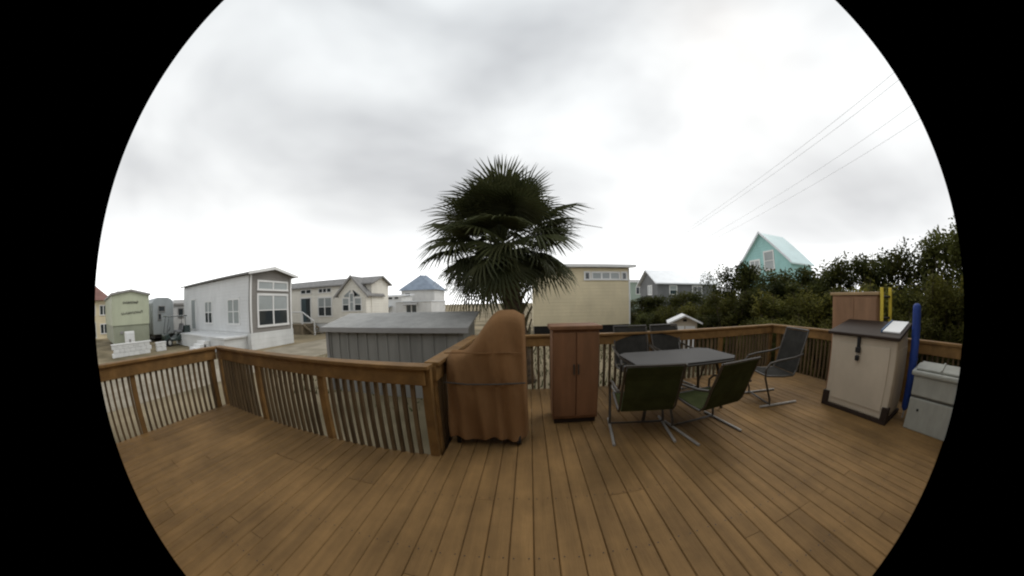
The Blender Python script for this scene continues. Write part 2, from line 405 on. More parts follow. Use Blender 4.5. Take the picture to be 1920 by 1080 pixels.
# ---- grey park home, end wall towards the lane
h = empty('park_home', (-19, 10.7, GZ), 'grey park home with tall white trimmed double window in its end wall', 'mobile home')
gable_walls(h, -25.5, -14, 9.1, 12.35, .26, 3.28, 3.62, 'X', GREYS)
MB().box(-25.45, -13.95, 9.05, 12.4, GZ, .255).build('skirting', SKIRT, h)
gable_roof(h, -25.5, -14, 9.1, 12.35, 3.28, 3.62, 'X', SHINGLE, .3, .1)
MB().prism([(-13.68, 8.78, 3.19), (-13.68, 10.725, 3.56), (-13.68, 10.725, 3.70), (-13.68, 8.78, 3.33)], [(-13.64, 8.78, 3.19), (-13.64, 10.725, 3.56), (-13.64, 10.725, 3.70), (-13.64, 8.78, 3.33)]).build('barge_board', WHITE, h)
MB().prism([(-13.68, 12.67, 3.19), (-13.68, 10.73, 3.56), (-13.68, 10.73, 3.70), (-13.68, 12.67, 3.33)], [(-13.64, 12.67, 3.19), (-13.64, 10.73, 3.56), (-13.64, 10.73, 3.70), (-13.64, 12.67, 3.33)]).build('barge_board', WHITE, h)
window(h, '+X', -14, 9.72, 11.95, .62, 2.16, 2, 2, .12, blind=(1,))
window(h, '+X', -14, 9.72, 11.95, 2.52, 2.88, 2, 1, .10, blind=(0,))
for yy in (9.1, 12.26): MB().box(-13.995, -13.955, yy - .01, yy + .10, .262, 3.2).build('corner_board', WHITE, h)
b = MB().box(-25.49, -14.1, 9.06, 9.095, .27, 3.2); b.build('side_cladding', PALE, h)
window(h, '-Y', 9.06, -16.6, -15.2, .75, 2.0, 2, 2, .09, blind=(0, 1))
window(h, '-Y', 9.06, -20.4, -19.2, .75, 2.0, 2, 2, .09, blind=(1,))
window(h, '-Y', 9.06, -23.4, -22.5, .3, 2.25, 1, 1, .08, name='door', blind=(0,))
pc = empty('porch', (-19, 8.2, GZ), 'low white skirted porch along the side of the grey park home', 'porch')
MB().box(-23.5, -14.3, 7.4, 9.04, .08, .16).build('porch_floor', PALE, pc)
MB().box(-23.4, -14.4, 7.45, 9.03, GZ, .078).build('skirting', SKIRT, pc)
for i in range(4): MB().box(-17.5 + i * .0, -16.3, 7.0 - i * .28, 7.4 - i * .28, GZ, -.06 - i * .14).build('step', WHITE, pc)

# ---- cream park home with dormer
h = empty('park_home', (-16, 20, GZ), 'cream park home with dark door and steep dormer gable over arched window', 'mobile home')
gable_walls(h, -22, -11.3, 18, 20.6, .2, 3.1, 3.6, 'X', CREAM2)
gable_roof(h, -22, -11.3, 18, 20.6, 3.1, 3.6, 'X', SHINGLE, .25, .1)
MB().box(-21.95, -11.35, 18.05, 20.55, GZ, .198).build('skirting', SKIRT, h)
# upper wall band carries the transoms
window(h, '-Y', 18, -18.95, -17.7, 2.62, 2.88, 2, 1, .07)
window(h, '-Y', 18, -16.7, -15.35, 2.62, 2.88, 3, 1, .07)
d_ = window(h, '-Y', 18, -18.95, -17.75, .25, 2.2, 1, 1, .10, name='door')
MB().box(-18.93, -18.3, 17.958, 17.978, .3, 2.15).build('door_leaf', DOORM, d_)
window(h, '-Y', 18, -16.75, -15.3, .78, 2.15, 2, 2, .10, blind=(1,))
dm = gable_walls(h, -14.55, -11.95, 17.3, 17.99, .2, 2.3, 3.52, 'Y', CREAM2, 'dormer')
gr = gable_roof(dm, -14.55, -11.95, 17.3, 19.6, 2.3, 3.52, 'Y', SHINGLE, .2, .1)
for s in (-1, 1):
    cx = -13.25
    MB().prism([(cx + s * 1.62, 17.05, 2.0), (cx + s * .01, 17.05, 3.50), (cx + s * .01, 17.05, 3.68), (cx + s * 1.62, 17.05, 2.18)],
               [(cx + s * 1.62, 17.09, 2.0), (cx + s * .01, 17.09, 3.50), (cx + s * .01, 17.09, 3.68), (cx + s * 1.62, 17.09, 2.18)]).build('barge_board', TRIMG, dm)
window(dm, '-Y', 17.3, -14.1, -13.55, 1.15, 2.0, 1, 2, .07, blind=(1,))
window(dm, '-Y', 17.3, -13.4, -13.1, 1.15, 2.35, 1, 2, .07, blind=(0, 1))
window(dm, '-Y', 17.3, -12.95, -12.4, 1.15, 2.0, 1, 2, .07, blind=(1,))
fb = MB()
for s in (-1, 1):
    c = -13.25 + s * .42
    fb.prism([(c - .3 * 1, 17.296, 2.12), (c + .3, 17.296, 2.12), (c + .3 if s < 0 else c - .3, 17.296, 2.62), (c - .3 if s < 0 else c + .3, 17.296, 2.24)][::s],
             [(c - .3 * 1, 17.27, 2.12), (c + .3, 17.27, 2.12), (c + .3 if s < 0 else c - .3, 17.27, 2.62), (c - .3 if s < 0 else c + .3, 17.27, 2.24)][::s])
fb.build('gable_light', BLIND, dm)
dm.location.x += .6
# entry steps of that home
st = empty('entry_steps', (-17, 16.4, GZ), 'wooden entry steps with sloping white handrail below the dark door', 'steps')
MB().box(-19.2, -17.3, 16.5, 17.97, .1, .18).build('landing', STEPW, st)
for i in range(4): MB().box(-17.29 + i * .30, -17.0 + i * .30, 16.6, 17.7, -.02 - i * .16, .03 - i * .16).build('tread', STEPW, st)
for yy in (16.52, 17.75):
    b = MB(); b.prism([(-17.3, yy, .1), (-16.0, yy, -.6), (-15.75, yy, -.6), (-17.3, yy, .24)], [(-17.3, yy + .05, .1), (-16.0, yy + .05, -.6), (-15.75, yy + .05, -.6), (-17.3, yy + .05, .24)])
    b.build('stringer', STEPW, st)
b = MB(); b.tube([(-18.9, 16.5, 1.12), (-17.3, 16.5, 1.12), (-15.9, 16.5, .42)], .05, 8); b.build('handrail', WHITE, st)
for xx, zt, zb in ((-18.85, 1.1, .18), (-17.32, 1.1, .18), (-15.92, .4, GZ)):
    MB().box(xx - .045, xx + .045, 16.46, 16.55, zb, zt).build('post', WHITE, st)
MB().box(-19.15, -17.35, 16.55, 17.9, GZ, .098).build('skirting', STEPW, st)

# ---- low grey shed
s = empty('low_shed', (-3, 6, GZ), 'long low grey shed with ribbed walls and shallow grey roof beyond the railing', 'shed')
SX0, SX1, SY0, SY1, SZ0, SZ1 = -4.95, -1.35, 5.6, 6.75, .95, 1.19
MB().prism([(SX0, SY0, GZ), (SX0, SY1, GZ), (SX0, SY1, SZ1), (SX0, SY0, SZ0)], [(SX1, SY0, GZ), (SX1, SY1, GZ), (SX1, SY1, SZ1), (SX1, SY0, SZ0)]).build('wall', SHEDW, s)
n_ = 6; w_ = (SX1 - SX0 + .24) / n_; sl_ = (SZ1 - SZ0) / (SY1 - SY0)
for i in range(n_):
    xx = SX0 - .12 + i * w_; ya, yb = SY0 - .13, SY1 + .1
    za, zb = SZ0 + .003 - .13 * sl_, SZ1 + .003 + .1 * sl_
    MB().prism([(xx, ya, za), (xx + w_ - .002, ya, za), (xx + w_ - .002, yb, zb), (xx, yb, zb)], [(xx, ya, za + .04), (xx + w_ - .002, ya, za + .04), (xx + w_ - .002, yb, zb + .04), (xx, yb, zb + .04)]).build('roof_sheet', ROOFG, s)
MB().box(SX0 - .13, SX1 + .13, SY0 - .155, SY0 - .133, SZ0 - .09, SZ0 + .02).build('fascia', TRIMG, s)
for i in range(13):
    xx = SX0 + .1 + i * .28
    MB().box(xx, xx + .035, SY0 - .022, SY0 - .002, GZ, SZ0 - .05).build('wall_rib', SHEDW, s)
MB().box(SX0 - .03, SX0 + .06, SY0 - .03, SY0 - .002, GZ, SZ0 - .04).build('corner_post', TRIMG, s)

# ---- cream trailer beyond the palm
h = empty('trailer_home', (3.2, 17.5, GZ), 'large plain cream trailer home with slim white window strip under its eave', 'mobile home')
MB().prism([(.2, 16.2, .05), (6.05, 16.2, .05), (6.05, 20.5, .05), (.2, 20.5, .05)], [(.2, 16.2, 3.42), (6.05, 16.2, 3.42), (6.05, 20.5, 3.42), (.2, 20.5, 3.42)]).build('wall', CREAM, h)
MB().prism([(-.1, 15.85, 3.44), (6.4, 15.85, 3.44), (6.4, 20.9, 3.85), (-.1, 20.9, 3.85)], [(-.1, 15.85, 3.60), (6.4, 15.85, 3.60), (6.4, 20.9, 4.0), (-.1, 20.9, 4.0)]).build('roof', WHITE, h)
MB().box(.25, 6.0, 16.26, 20.4, GZ, .045).build('undercarriage', BLACKM, h)
window(h, '-Y', 16.2, 3.75, 5.35, 2.78, 3.1, 3, 1, .1, blind=(0,))
for a_ in (3.3, 5.6): window(h, '-Y', 16.2, a_, a_ + .22, 2.76, 3.12, 1, 1, .09)
for xx in (3.05, 5.95): pass
MB().box(5.98, 6.06, 16.165, 16.198, .05, 3.4).build('corner_trim', WHITE, h)

# ---- white-roofed house far behind the thicket
h = empty('house', (19, 31, GZ), 'grey house with bright white metal roof showing over the thicket', 'house')
gable_walls(h, 14.6, 23.5, 29.8, 35.0, GZ, 3.55, 5.1, 'X', DGREY)
gable_roof(h, 14.6, 23.5, 29.8, 35.0, 3.55, 5.1, 'X', ROOFW, .4, .14)
window(h, '-Y', 29.8, 19.6, 20.9, 1.9, 3.1, 2, 2, .12)
window(h, '-Y', 29.8, 16.3, 17.2, 2.2, 3.1, 1, 2, .1, blind=(1,))
window(h, '-X', 14.6, 31.3, 32.4, 2.2, 3.2, 2, 1, .1, blind=(0,))
h = empty('house', (19, 47, GZ), 'small pale green house with flat grey roof far behind the white roofed house', 'house')
MB().box(17.0, 21.5, 45, 50, GZ, 4.6).build('wall', GREENH, h)
MB().prism([(16.6, 44.5, 4.6), (21.9, 44.5, 4.6), (21.9, 50.5, 5.2), (16.6, 50.5, 5.2)], [(16.6, 44.5, 4.8), (21.9, 44.5, 4.8), (21.9, 50.5, 5.4), (16.6, 50.5, 5.4)]).build('roof', ROOFG, h)
window(h, '-Y', 45, 18.0, 19.2, 2.6, 3.7, 2, 1, .1)

# ---- teal gabled house
h = empty('house', (24, 18.8, GZ), 'tall teal house with steep gable and pale metal roof above the trees', 'house')
gable_walls(h, 20.8, 24.2, 15.3, 22.25, GZ, 4.5, 7.35, 'X', TEAL)
gable_roof(h, 20.8, 24.2, 15.3, 22.25, 4.5, 7.35, 'X', ROOFT, .25, .12)
window(h, '-X', 20.8, 17.4, 18.5, 4.1, 5.6, 1, 2, .14, blind=(0, 1))
window(h, '-X', 20.8, 19.3, 20.5, 3.9, 5.0, 2, 1, .14, blind=(0,))
for s_ in (-1, 1):
    MB().prism([(20.50, 18.775, 7.36), (20.50, 18.775 + s_ * 3.7, 4.32), (20.50, 18.775 + s_ * 3.7, 4.54), (20.50, 18.775, 7.6)],
               [(20.54, 18.775, 7.36), (20.54, 18.775 + s_ * 3.7, 4.32), (20.54, 18.775 + s_ * 3.7, 4.54), (20.54, 18.775, 7.6)]).build('barge_board', ROOFW, h)

# ---- distant white trailers and blue roof
h = empty('trailer_home', (-21, 40, GZ), 'distant white trailer home with row of small high windows', 'mobile home')
MB().box(-25.5, -18.6, 38, 42, .0, 2.75).build('wall', PALE, h)
MB().prism([(-25.8, 37.7, 2.76), (-18.3, 37.7, 2.76), (-18.3, 42.3, 3.0), (-25.8, 42.3, 3.0)], [(-25.8, 37.7, 2.9), (-18.3, 37.7, 2.9), (-18.3, 42.3, 3.14), (-25.8, 42.3, 3.14)]).build('roof', ROOFW, h)
MB().box(-25.4, -18.7, 38.05, 41.9, GZ, -.004).build('skirting', SKIRT, h)
for k in range(6): window(h, '-Y', 38, -25.0 + k * 1.05, -24.35 + k * 1.05, 2.32, 2.6, 1, 1, .05)
MB().prism([(-24, 37.99, 1.3), (-20.2, 37.99, 1.3), (-20.2, 36.2, .95), (-24, 36.2, .95)], [(-24, 37.99, 1.36), (-20.2, 37.99, 1.36), (-20.2, 36.2, 1.0), (-24, 36.2, 1.0)]).build('awning', RVGREY, h)
h = empty('trailer_home', (-11.5, 29, GZ), 'white trailer with big dark awning window next to the cream park home', 'mobile home')
MB().box(-14.4, -10.2, 28, 33, -.1, 1.75).build('wall', RVWHITE, h)
MB().box(-14.5, -10.1, 27.9, 33.1, 1.752, 1.86).build('roof', ROOFW, h)
window(h, '-Y', 28, -13.1, -11.9, .65, 1.45, 2, 1, .06)
MB().prism([(-13.3, 27.94, 1.62), (-11.7, 27.94, 1.62), (-11.7, 27.4, 1.42), (-13.3, 27.4, 1.42)], [(-13.3, 27.94, 1.66), (-11.7, 27.94, 1.66), (-11.7, 27.4, 1.46), (-13.3, 27.4, 1.46)]).build('awning', TRIMG, h)
MB().box(-14.3, -10.3, 28.05, 32.9, GZ, -.104).build('skirting', SKIRT, h)
h = empty('house', (-20, 49, GZ), 'distant white house with steep blue grey hipped roof beside the palm', 'house')
MB().box(-23.0, -16.5, 47, 53, GZ, 4.0).build('wall', RVWHITE, h)
i_ = [(-23.5, 46.5, 4.0), (-16, 46.5, 4.0), (-16, 53.5, 4.0), (-23.5, 53.5, 4.0)]
b = MB(); b.v = i_ + [(-20.2, 49.5, 6.9), (-19.3, 50.5, 6.9)]; b.f = [(3, 2, 1, 0), (0, 1, 4), (1, 2, 5, 4), (2, 3, 5), (3, 0, 4, 5)]; b.build('roof', ROOFB, h)
window(h, '-Y', 47, -22.2, -21.2, 2.4, 3.5, 1, 2, .1)

# ---- sage trailer end with lettering, seen along the side railing
h = empty('trailer_home', (-26, 3.7, GZ), 'sage green trailer end wall carrying two lines of faded dark script', 'mobile home')
MB().prism([(-33, 2.05, .85), (-33, 5.3, .85), (-33, 5.3, 2.66), (-33, 3.7, 2.86), (-33, 2.05, 2.66)], [(-24, 2.05, .85), (-24, 5.3, .85), (-24, 5.3, 2.66), (-24, 3.7, 2.86), (-24, 2.05, 2.66)]).build('upper_wall', SAGE, h)
MB().box(-32.9, -24.06, 2.1, 5.25, -.25, .848).build('lower_wall', SAGED, h)
MB().prism([(-33.1, 1.93, 2.62), (-33.1, 3.7, 2.865), (-33.1, 5.42, 2.62), (-33.1, 5.42, 2.74), (-33.1, 3.7, 2.99), (-33.1, 1.93, 2.74)], [(-23.85, 1.93, 2.62), (-23.85, 3.7, 2.865), (-23.85, 5.42, 2.62), (-23.85, 5.42, 2.74), (-23.85, 3.7, 2.99), (-23.85, 1.93, 2.74)]).build('roof', TRIMG, h)
MB().box(-30, -28.9, 3.0, 3.9, 2.9, 3.16).build('roof_vent', RVWHITE, h)
for z_, y0_, y1_ in ((2.18, 3.0, 4.35), (1.52, 2.85, 4.75)):
    pts = []; n_ = 46
    for k in range(n_ + 1):
        t_ = k / n_
        pts.append((-23.985, y0_ + (y1_ - y0_) * t_ + .05 * math.sin(k * 1.9), z_ + .07 * math.sin(k * 1.35 + 1.1 * math.sin(k * .37)) + .10 * t_ * (1 if z_ < 2 else .1)))
    MB().tube(pts, .022, 5).build('lettering', INKM, h)
MB().box(-24.058, -23.99, 2.7, 2.95, .35, .5).build('vent_cover', TRIMG, h)
for yy in (2.6, 4.7):
    for xx in (-25.2, -31):
        MB().tube([(xx, yy - .12, -.28), (xx, yy + .12, -.28)], .32, 16).build('wheel', RUBBER, h)
ph = empty('utility_cabinet', (-23.2, 3.3, GZ), 'small white utility cabinet standing before the sage trailer', 'cabinet')
MB().box(-23.4, -23.0, 2.95, 3.75, GZ, .5).build('body', WHITE, ph, bevel=.03)
MB().box(-22.998, -22.97, 3.03, 3.67, -.4, .42).build('door', PALE, ph, bevel=.01)
MB().box(-22.968, -22.94, 3.25, 3.42, -.35, .05).build('grille', TRIMG, ph)
pw = empty('planter_wall', (-20.2, 2.9, GZ), 'low white block planter wall in front of the sage trailer', 'wall')
for r_ in range(3):
    for k in range(7):
        y_ = 1.65 + k * .4 + (.0 if r_ % 2 else -.12)
        MB().box(-20.4, -20.0, y_, y_ + .39, GZ + r_ * .2, GZ + r_ * .2 + .194).build('block', SKIRT, pw, bevel=.012)
MB().box(-20.42, -19.98, 1.5, 4.45, .0, .05).build('coping', WHITE, pw)
pw = empty('planter_wall', (-20.3, 5.2, GZ), 'short white block planter beside the dark golf cart', 'wall')
for r_ in range(2):
    for k in range(2):
        MB().box(-20.45, -20.1, 4.85 + k * .37, 5.21 + k * .37, GZ + r_ * .22, GZ + r_ * .22 + .215).build('block', SKIRT, pw, bevel=.012)
MB().box(-20.47, -20.08, 4.82, 5.6, -.158, -.11).build('coping', WHITE, pw)

# ---- grey rounded RV
h = empty('travel_trailer', (-29, 7.4, GZ), 'grey travel trailer with rounded roof and small dark window', 'caravan')
sec = [(6.3, -.1), (8.45, -.1), (8.45, 2.2), (8.3, 2.48), (7.9, 2.62), (6.85, 2.62), (6.45, 2.48), (6.3, 2.2)]
MB().prism([(-34, p, q) for p, q in sec], [(-27, p, q) for p, q in sec]).build('body', RVGREY, h, bevel=.06)
window(h, '+X', -26.99, 6.95, 7.55, 1.6, 1.95, 1, 1, .05, tm=TRIMG)
window(h, '+X', -26.99, 6.9, 7.15, 1.0, 1.4, 1, 1, .04, tm=TRIMG)
MB().box(-33.5, -27.2, 6.5, 8.3, GZ + .25, -.102).build('chassis', BLACKM, h)
for yy in (6.45, 8.2):
    for xx in (-30, -31): MB().tube([(xx, yy - .1, GZ + .34), (xx, yy + .1, GZ + .34)], .34, 16).build('wheel', RUBBER, h)
h = empty('travel_trailer', (-30, 10, GZ), 'white travel trailer with slide-out and awning behind the golf cart', 'caravan')
sec = [(8.9, -.1), (11.2, -.1), (11.2, 2.3), (11.0, 2.5), (9.1, 2.5), (8.9, 2.3)]
MB().prism([(-36, p, q) for p, q in sec], [(-28.5, p, q) for p, q in sec]).build('body', RVWHITE, h, bevel=.05)
MB().box(-34, -31, 8.4, 8.895, .1, 1.9).build('slide_out', RVWHITE, h, bevel=.03)
MB().box(-28.49, -28.3, 9.0, 11.1, 2.05, 2.2).build('awning', TRIMG, h)
window(h, '+X', -28.48, 9.5, 10.6, 1.1, 1.75, 2, 1, .05, tm=TRIMG)
MB().box(-35.5, -28.7, 9.0, 11.1, GZ + .25, -.102).build('chassis', BLACKM, h)
for yy in (9.05, 11.0):
    for xx in (-31.5, -32.5): MB().tube([(xx, yy - .1, GZ + .34), (xx, yy + .1, GZ + .34)], .34, 16).build('wheel', RUBBER, h)

# ---- far house at the end of the side railing
h = empty('house', (-43, .8, GZ), 'tan two storey house with red brown hipped roof beyond the sage trailer', 'house')
MB().box(-46, -39, -1.8, 3.1, GZ, 2.9).build('wall', CREAM, h)
b = MB(); b.v = [(-46.5, -2.3, 2.9), (-38.5, -2.3, 2.9), (-38.5, 3.5, 2.9), (-46.5, 3.5, 2.9), (-44, .6, 4.6), (-41, .6, 4.6)]
b.f = [(3, 2, 1, 0), (0, 1, 5, 4), (1, 2, 5), (2, 3, 4, 5), (3, 0, 4)]; b.build('roof', ROOFR, h)
window(h, '+X', -39, .1, 1.0, 1.6, 2.4, 2, 1, .08)
window(h, '+X', -39, 1.7, 2.6, 1.6, 2.4, 2, 1, .08)
window(h, '+X', -39, .4, 1.0, -.4, .9, 1, 1, .08, name='door')
window(h, '+X', -39, 1.7, 2.6, -.1, .7, 2, 1, .08)

# ---- dark golf cart
c = empty('golf_cart', (-22.5, 7.2, GZ), 'dark green golf cart with flat roof parked by the caravans', 'golf cart')
cx, cy = -22.5, 7.2
MB().prism([(cx - .55, cy - 1.15, -.3), (cx - .55, cy + 1.1, -.3), (cx - .55, cy + 1.1, .12), (cx - .55, cy + .35, .2), (cx - .55, cy - .3, -.12), (cx - .55, cy - .65, -.12), (cx - .55, cy - .8, .22), (cx - .55, cy - 1.15, .12)],
           [(cx + .55, cy - 1.15, -.3), (cx + .55, cy + 1.1, -.3), (cx + .55, cy + 1.1, .12), (cx + .55, cy + .35, .2), (cx + .55, cy - .3, -.12), (cx + .55, cy - .65, -.12), (cx + .55, cy - .8, .22), (cx + .55, cy - 1.15, .12)]).build('body', CARTM, c, bevel=.05)
MB().box(cx - .52, cx + .52, cy + .58, cy + 1.12, .14, .62).build('cargo_box', CARTM, c, bevel=.04)
MB().box(cx - .5, cx + .5, cy - .1, cy + .4, .21, .33).build('seat', CARTS, c, bevel=.04)
MB().prism([(cx - .5, cy + .36, .34), (cx - .5, cy + .46, .34), (cx - .5, cy + .56, .75), (cx - .5, cy + .48, .75)], [(cx + .5, cy + .36, .34), (cx + .5, cy + .46, .34), (cx + .5, cy + .56, .75), (cx + .5, cy + .48, .75)]).build('backrest', CARTS, c, bevel=.03)
MB().box(cx - .6, cx + .6, cy - .9, cy + .85, 1.2, 1.27).build('roof', CARTM, c, bevel=.03)
for sx in (-.5, .5):
    MB().tube([(cx + sx, cy - .95, .2), (cx + sx, cy - .7, 1.2)], .022, 6).build('roof_post', BLACKM, c)
    MB().tube([(cx + sx, cy + .75, .15), (cx + sx, cy + .7, 1.2)], .022, 6).build('roof_post', BLACKM, c)
    for sy in (-.8, .75):
        wv = MB().tube([(cx + sx * 1.12 - .09, cy + sy, GZ + .24), (cx + sx * 1.12 + .09, cy + sy, GZ + .24)], .24, 18).build('wheel', RUBBER, c)
        MB().tube([(cx + sx * 1.12 - .1, cy + sy, GZ + .24), (cx + sx * 1.12 + .1, cy + sy, GZ + .24)], .13, 14).build('hub', HUBM, wv)
MB().tube([(cx - .25, cy - .72, .2), (cx - .25, cy - .5, .42)], .015, 6).build('steering_column', BLACKM, c)
pts = [(cx - .25 + .15 * math.cos(a * .524), cy - .5 + .06 * math.sin(a * .524), .42 + .13 * math.sin(a * .524)) for a in range(13)]
MB().tube(pts, .014, 6).build('steering_wheel', BLACKM, c)

# ---- little resin shed beyond the far railing
h = empty('garden_shed', (5.2, 8.0, GZ), 'small white peaked resin shed with vent in its gable, beyond the patio set', 'shed')
def rot2(px, py, a, ox, oy): return (ox + px * math.cos(a) - py * math.sin(a), oy + px * math.sin(a) + py * math.cos(a))
ang = R(-26)
def R3(p): return (*rot2(p[0], p[1], ang, 4.75, 7.7), p[2])
sec = [(-.4, GZ), (.4, GZ), (.4, .78), (0, .95), (-.4, .78)]
MB().prism([R3((p, -.0, q)) for p, q in sec], [R3((p, 1.0, q)) for p, q in sec]).build('wall', RESIN, h)
for s_ in (-1, 1):
    a_ = [(0, -.15, .955), (s_ * .56, -.15, .715), (s_ * .56, -.15, .765), (0, -.15, 1.005)]
    MB().prism([R3(p) for p in a_], [R3((p[0], 1.12, p[2])) for p in a_]).build('roof_panel', WHITE, h)
MB().prism([R3((-.06, -.03, .80)), R3((.06, -.03, .80)), R3((.06, -.03, .87)), R3((-.06, -.03, .87))], [R3((-.06, -.005, .80)), R3((.06, -.005, .80)), R3((.06, -.005, .87)), R3((-.06, -.005, .87))]).build('vent', BLACKM, h)
for s_ in (-1, 1):
    q_ = [(s_ * .02, GZ + .08), (s_ * .33, GZ + .08), (s_ * .33, .66), (s_ * .02, .66)]
    MB().prism([R3((p, -.035, q)) for p, q in q_], [R3((p, -.003, q)) for p, q in q_]).build('door', WHITE, h)

# ------------------------------------------------------------------ palm tree
px_, py_ = -.15, 7.1
palm = empty('palm_tree', (px_, py_, GZ), 'tall fan palm with full dark green crown just beyond the railing', 'tree')
TOP = Vector((-.66, 7.0, 2.78))
b = MB(); pts = []; rs = []
for k in range(15):
    t = k / 14
    pts.append((px_ + (TOP.x - px_) * t ** 1.3, py_ + (TOP.y - py_) * t, GZ - .1 + (TOP.z + .1 - GZ + .1) * t))
    rs.append(.27 - .07 * t + (.06 if k == 0 else 0) + random.uniform(-.012, .012))
b.tube(pts, rs, 14)
b.build('trunk', BARK, palm, smooth=True)
# criss-cross stubs of old leaf stems
bt = MB().prism([(-.05, 0, 0), (.05, 0, 0), (.06, .03, .02), (-.06, .03, .02)], [(-.028, .14, .42), (.028, .14, .42), (.02, .17, .40), (-.02, .17, .40)]).mesh('leaf_stub', PETI)
for k in range(64):
    t = .18 + .8 * k / 64
    i0 = min(13, int(t * 14)); f = t * 14 - i0
    c = Vector(pts[i0]).lerp(Vector(pts[i0 + 1]), f); a = k * 2.39996
    r_ = .22 - .05 * t
    inst('leaf_stub', bt, palm, (c.x - math.sin(a) * r_, c.y + math.cos(a) * r_, c.z), (random.uniform(-.25, .1), random.uniform(-.45, .45), a))

def frond_mesh(seed, m, droop, plen=.95, rad=.92, spread=128):
    """costapalmate fan leaf: stem along +Y from the origin, blade at its end, folded segments with drooping tips"""
    rr = random.Random(seed); v = []; f = []
    b = MB()
    b.tube([(0, 0, 0), (0, plen * .5, .03), (0, plen, -.01 - .05 * droop)], [.024, .016, .012], 5)
    n = 34
    for k in range(n):
        a = R(-spread + 2 * spread * (k + .5) / n); L_ = rad * (.74 + .32 * math.cos(a * .55)) * rr.uniform(.9, 1.1)
        hw = R(spread / n)
        def P(r, da, fold):
            aa = a + da
            # blade is cupped round the rib, tips bend down
            z = -.05 * droop - (.16 + .42 * droop) * (r / rad) ** 2.2 * rad + .10 * abs(math.sin(a)) * r + fold
            return (math.sin(aa) * r, plen + math.cos(aa) * r - .10 * (r / rad) ** 2, z)
        r1, r2, r3, r4 = .06, L_ * .42, L_ * .72, L_ * (1.0 + rr.uniform(-.05, .08))
        jd = rr.uniform(-.05, .05); tw = rr.uniform(-.06, .04)
        i = len(b.v)
        b.v += [P(r1, -hw * .9, 0), P(r1, 0, .012), P(r1, hw * .9, 0), P(r2, -hw * .95, 0), P(r2, 0, .022), P(r2, hw * .95, 0),
                P(r3, -hw * .42 + jd * .4, tw * .4), P(r3, jd * .4, .014 + tw * .4), P(r3, hw * .42 + jd * .4, tw * .4), P(r4, jd, tw)]
        b.f += [(i, i + 1, i + 4, i + 3), (i + 1, i + 2, i + 5, i + 4), (i + 3, i + 4, i + 7, i + 6), (i + 4, i + 5, i + 8, i + 7), (i + 6, i + 7, i + 9), (i + 7, i + 8, i + 9)]
    return b.mesh('frond', m)
fm = [frond_mesh(k, FROND, d) for k, d in enumerate((.15, .4, .7, 1.0))]
fdry = [frond_mesh(30 + k, FRONDD, d, .85, .8, 100) for k, d in enumerate((1.1, 1.4))]
nf = 96
for k in range(nf):
    t = (k + .5) / nf
    el = 86 - 122 * t ** .82 + random.uniform(-10, 10)
    az = k * 137.508 + random.uniform(-14, 14)
    dr = max(0, min(3, int((70 - el) / 32)))
    d = Vector((math.cos(R(el)) * math.sin(R(az)), math.cos(R(el)) * math.cos(R(az)), math.sin(R(el))))
    s_ = random.choice((.72, .86, .96, 1.04, 1.12, 1.26)) * random.uniform(.95, 1.05)
    M = d.to_track_quat('Y', 'Z').to_matrix().to_4x4() @ Matrix.Rotation(random.uniform(-.5, .5), 4, 'Y')
    o = inst('frond', fm[dr], palm, tuple(TOP + Vector((0, 0, .35 * max(0, math.sin(R(el))))) + d * .1), M.to_euler(), (s_ * random.uniform(.8, 1.05), s_, s_))
for k in range(12):
    el = random.uniform(-72, -48); az = k * 30 + random.uniform(-12, 12)
    d = Vector((math.cos(R(el)) * math.sin(R(az)), math.cos(R(el)) * math.cos(R(az)), math.sin(R(el))))
    inst('dry_frond', fdry[k % 2], palm, tuple(TOP + Vector((0, 0, -.1))), (d.to_track_quat('Y', 'Z').to_matrix().to_4x4() @ Matrix.Rotation(random.uniform(-.6, .6), 4, 'Y')).to_euler(), (.72, .72, .72))
for ends in (((-.7, 7, 3.3), (-1.9, 6.7, 3.98), (-2.75, 6.6, 3.85)), ((-.4, 7, 3.4), (1.1, 6.8, 3.42), (1.85, 6.7, 3.28))):
    MB().tube(ends, [.018, .012, .006], 5).build('flower_stalk', PETI, palm)

# ------------------------------------------------------------------ thicket of shrubs on the right
def shrub_meshes(seed, m, n=11000, leaf=.088):
    rr = random.Random(seed); b = MB(); st = MB()
    clumps = []
    for k in range(40):
        a = rr.uniform(0, 6.283); r = math.sqrt(rr.random()) * .95; z = rr.uniform(.14, 1.02)
        r *= (1.05 - .55 * max(0, z - .45))
        clumps.append((Vector((math.cos(a) * r, math.sin(a) * r, z)), rr.uniform(.20, .38)))
    for k in range(n):
        c, s = rr.choice(clumps)
        d = Vector((rr.gauss(0, 1), rr.gauss(0, 1), rr.gauss(0, 1))).normalized() * (rr.random() ** .6)
        p = c + Vector((d.x * s * 1.1, d.y * s * 1.1, d.z * s * .5))
        
        u = Vector((rr.gauss(0, 1), rr.gauss(0, 1), rr.gauss(0, .5))).normalized(); q = u.cross(Vector((rr.gauss(0, .6), rr.gauss(0, .6), 1))).normalized()
        l_ = leaf * rr.uniform(.6, 1.3); w_ = l_ * .5; u = Vector((u.x, u.y, u.z * .5)); q = Vector((q.x, q.y, q.z * .5))
        i = len(b.v); b.v += [tuple(p - u * l_ * .5), tuple(p + q * w_ * .5), tuple(p + u * l_ * .5), tuple(p - q * w_ * .5)]; b.f.append((i, i + 1, i + 2, i + 3))
    for c, s in clumps[:16]:
        st.tube([(c.x * .15, c.y * .15, -.05), (c.x * .55, c.y * .55, c.z * .5), tuple(c + Vector((0, 0, s * .5)))], [.035, .022, .007], 5)
    return b.mesh('crown', m), st.mesh('stems', STEM)
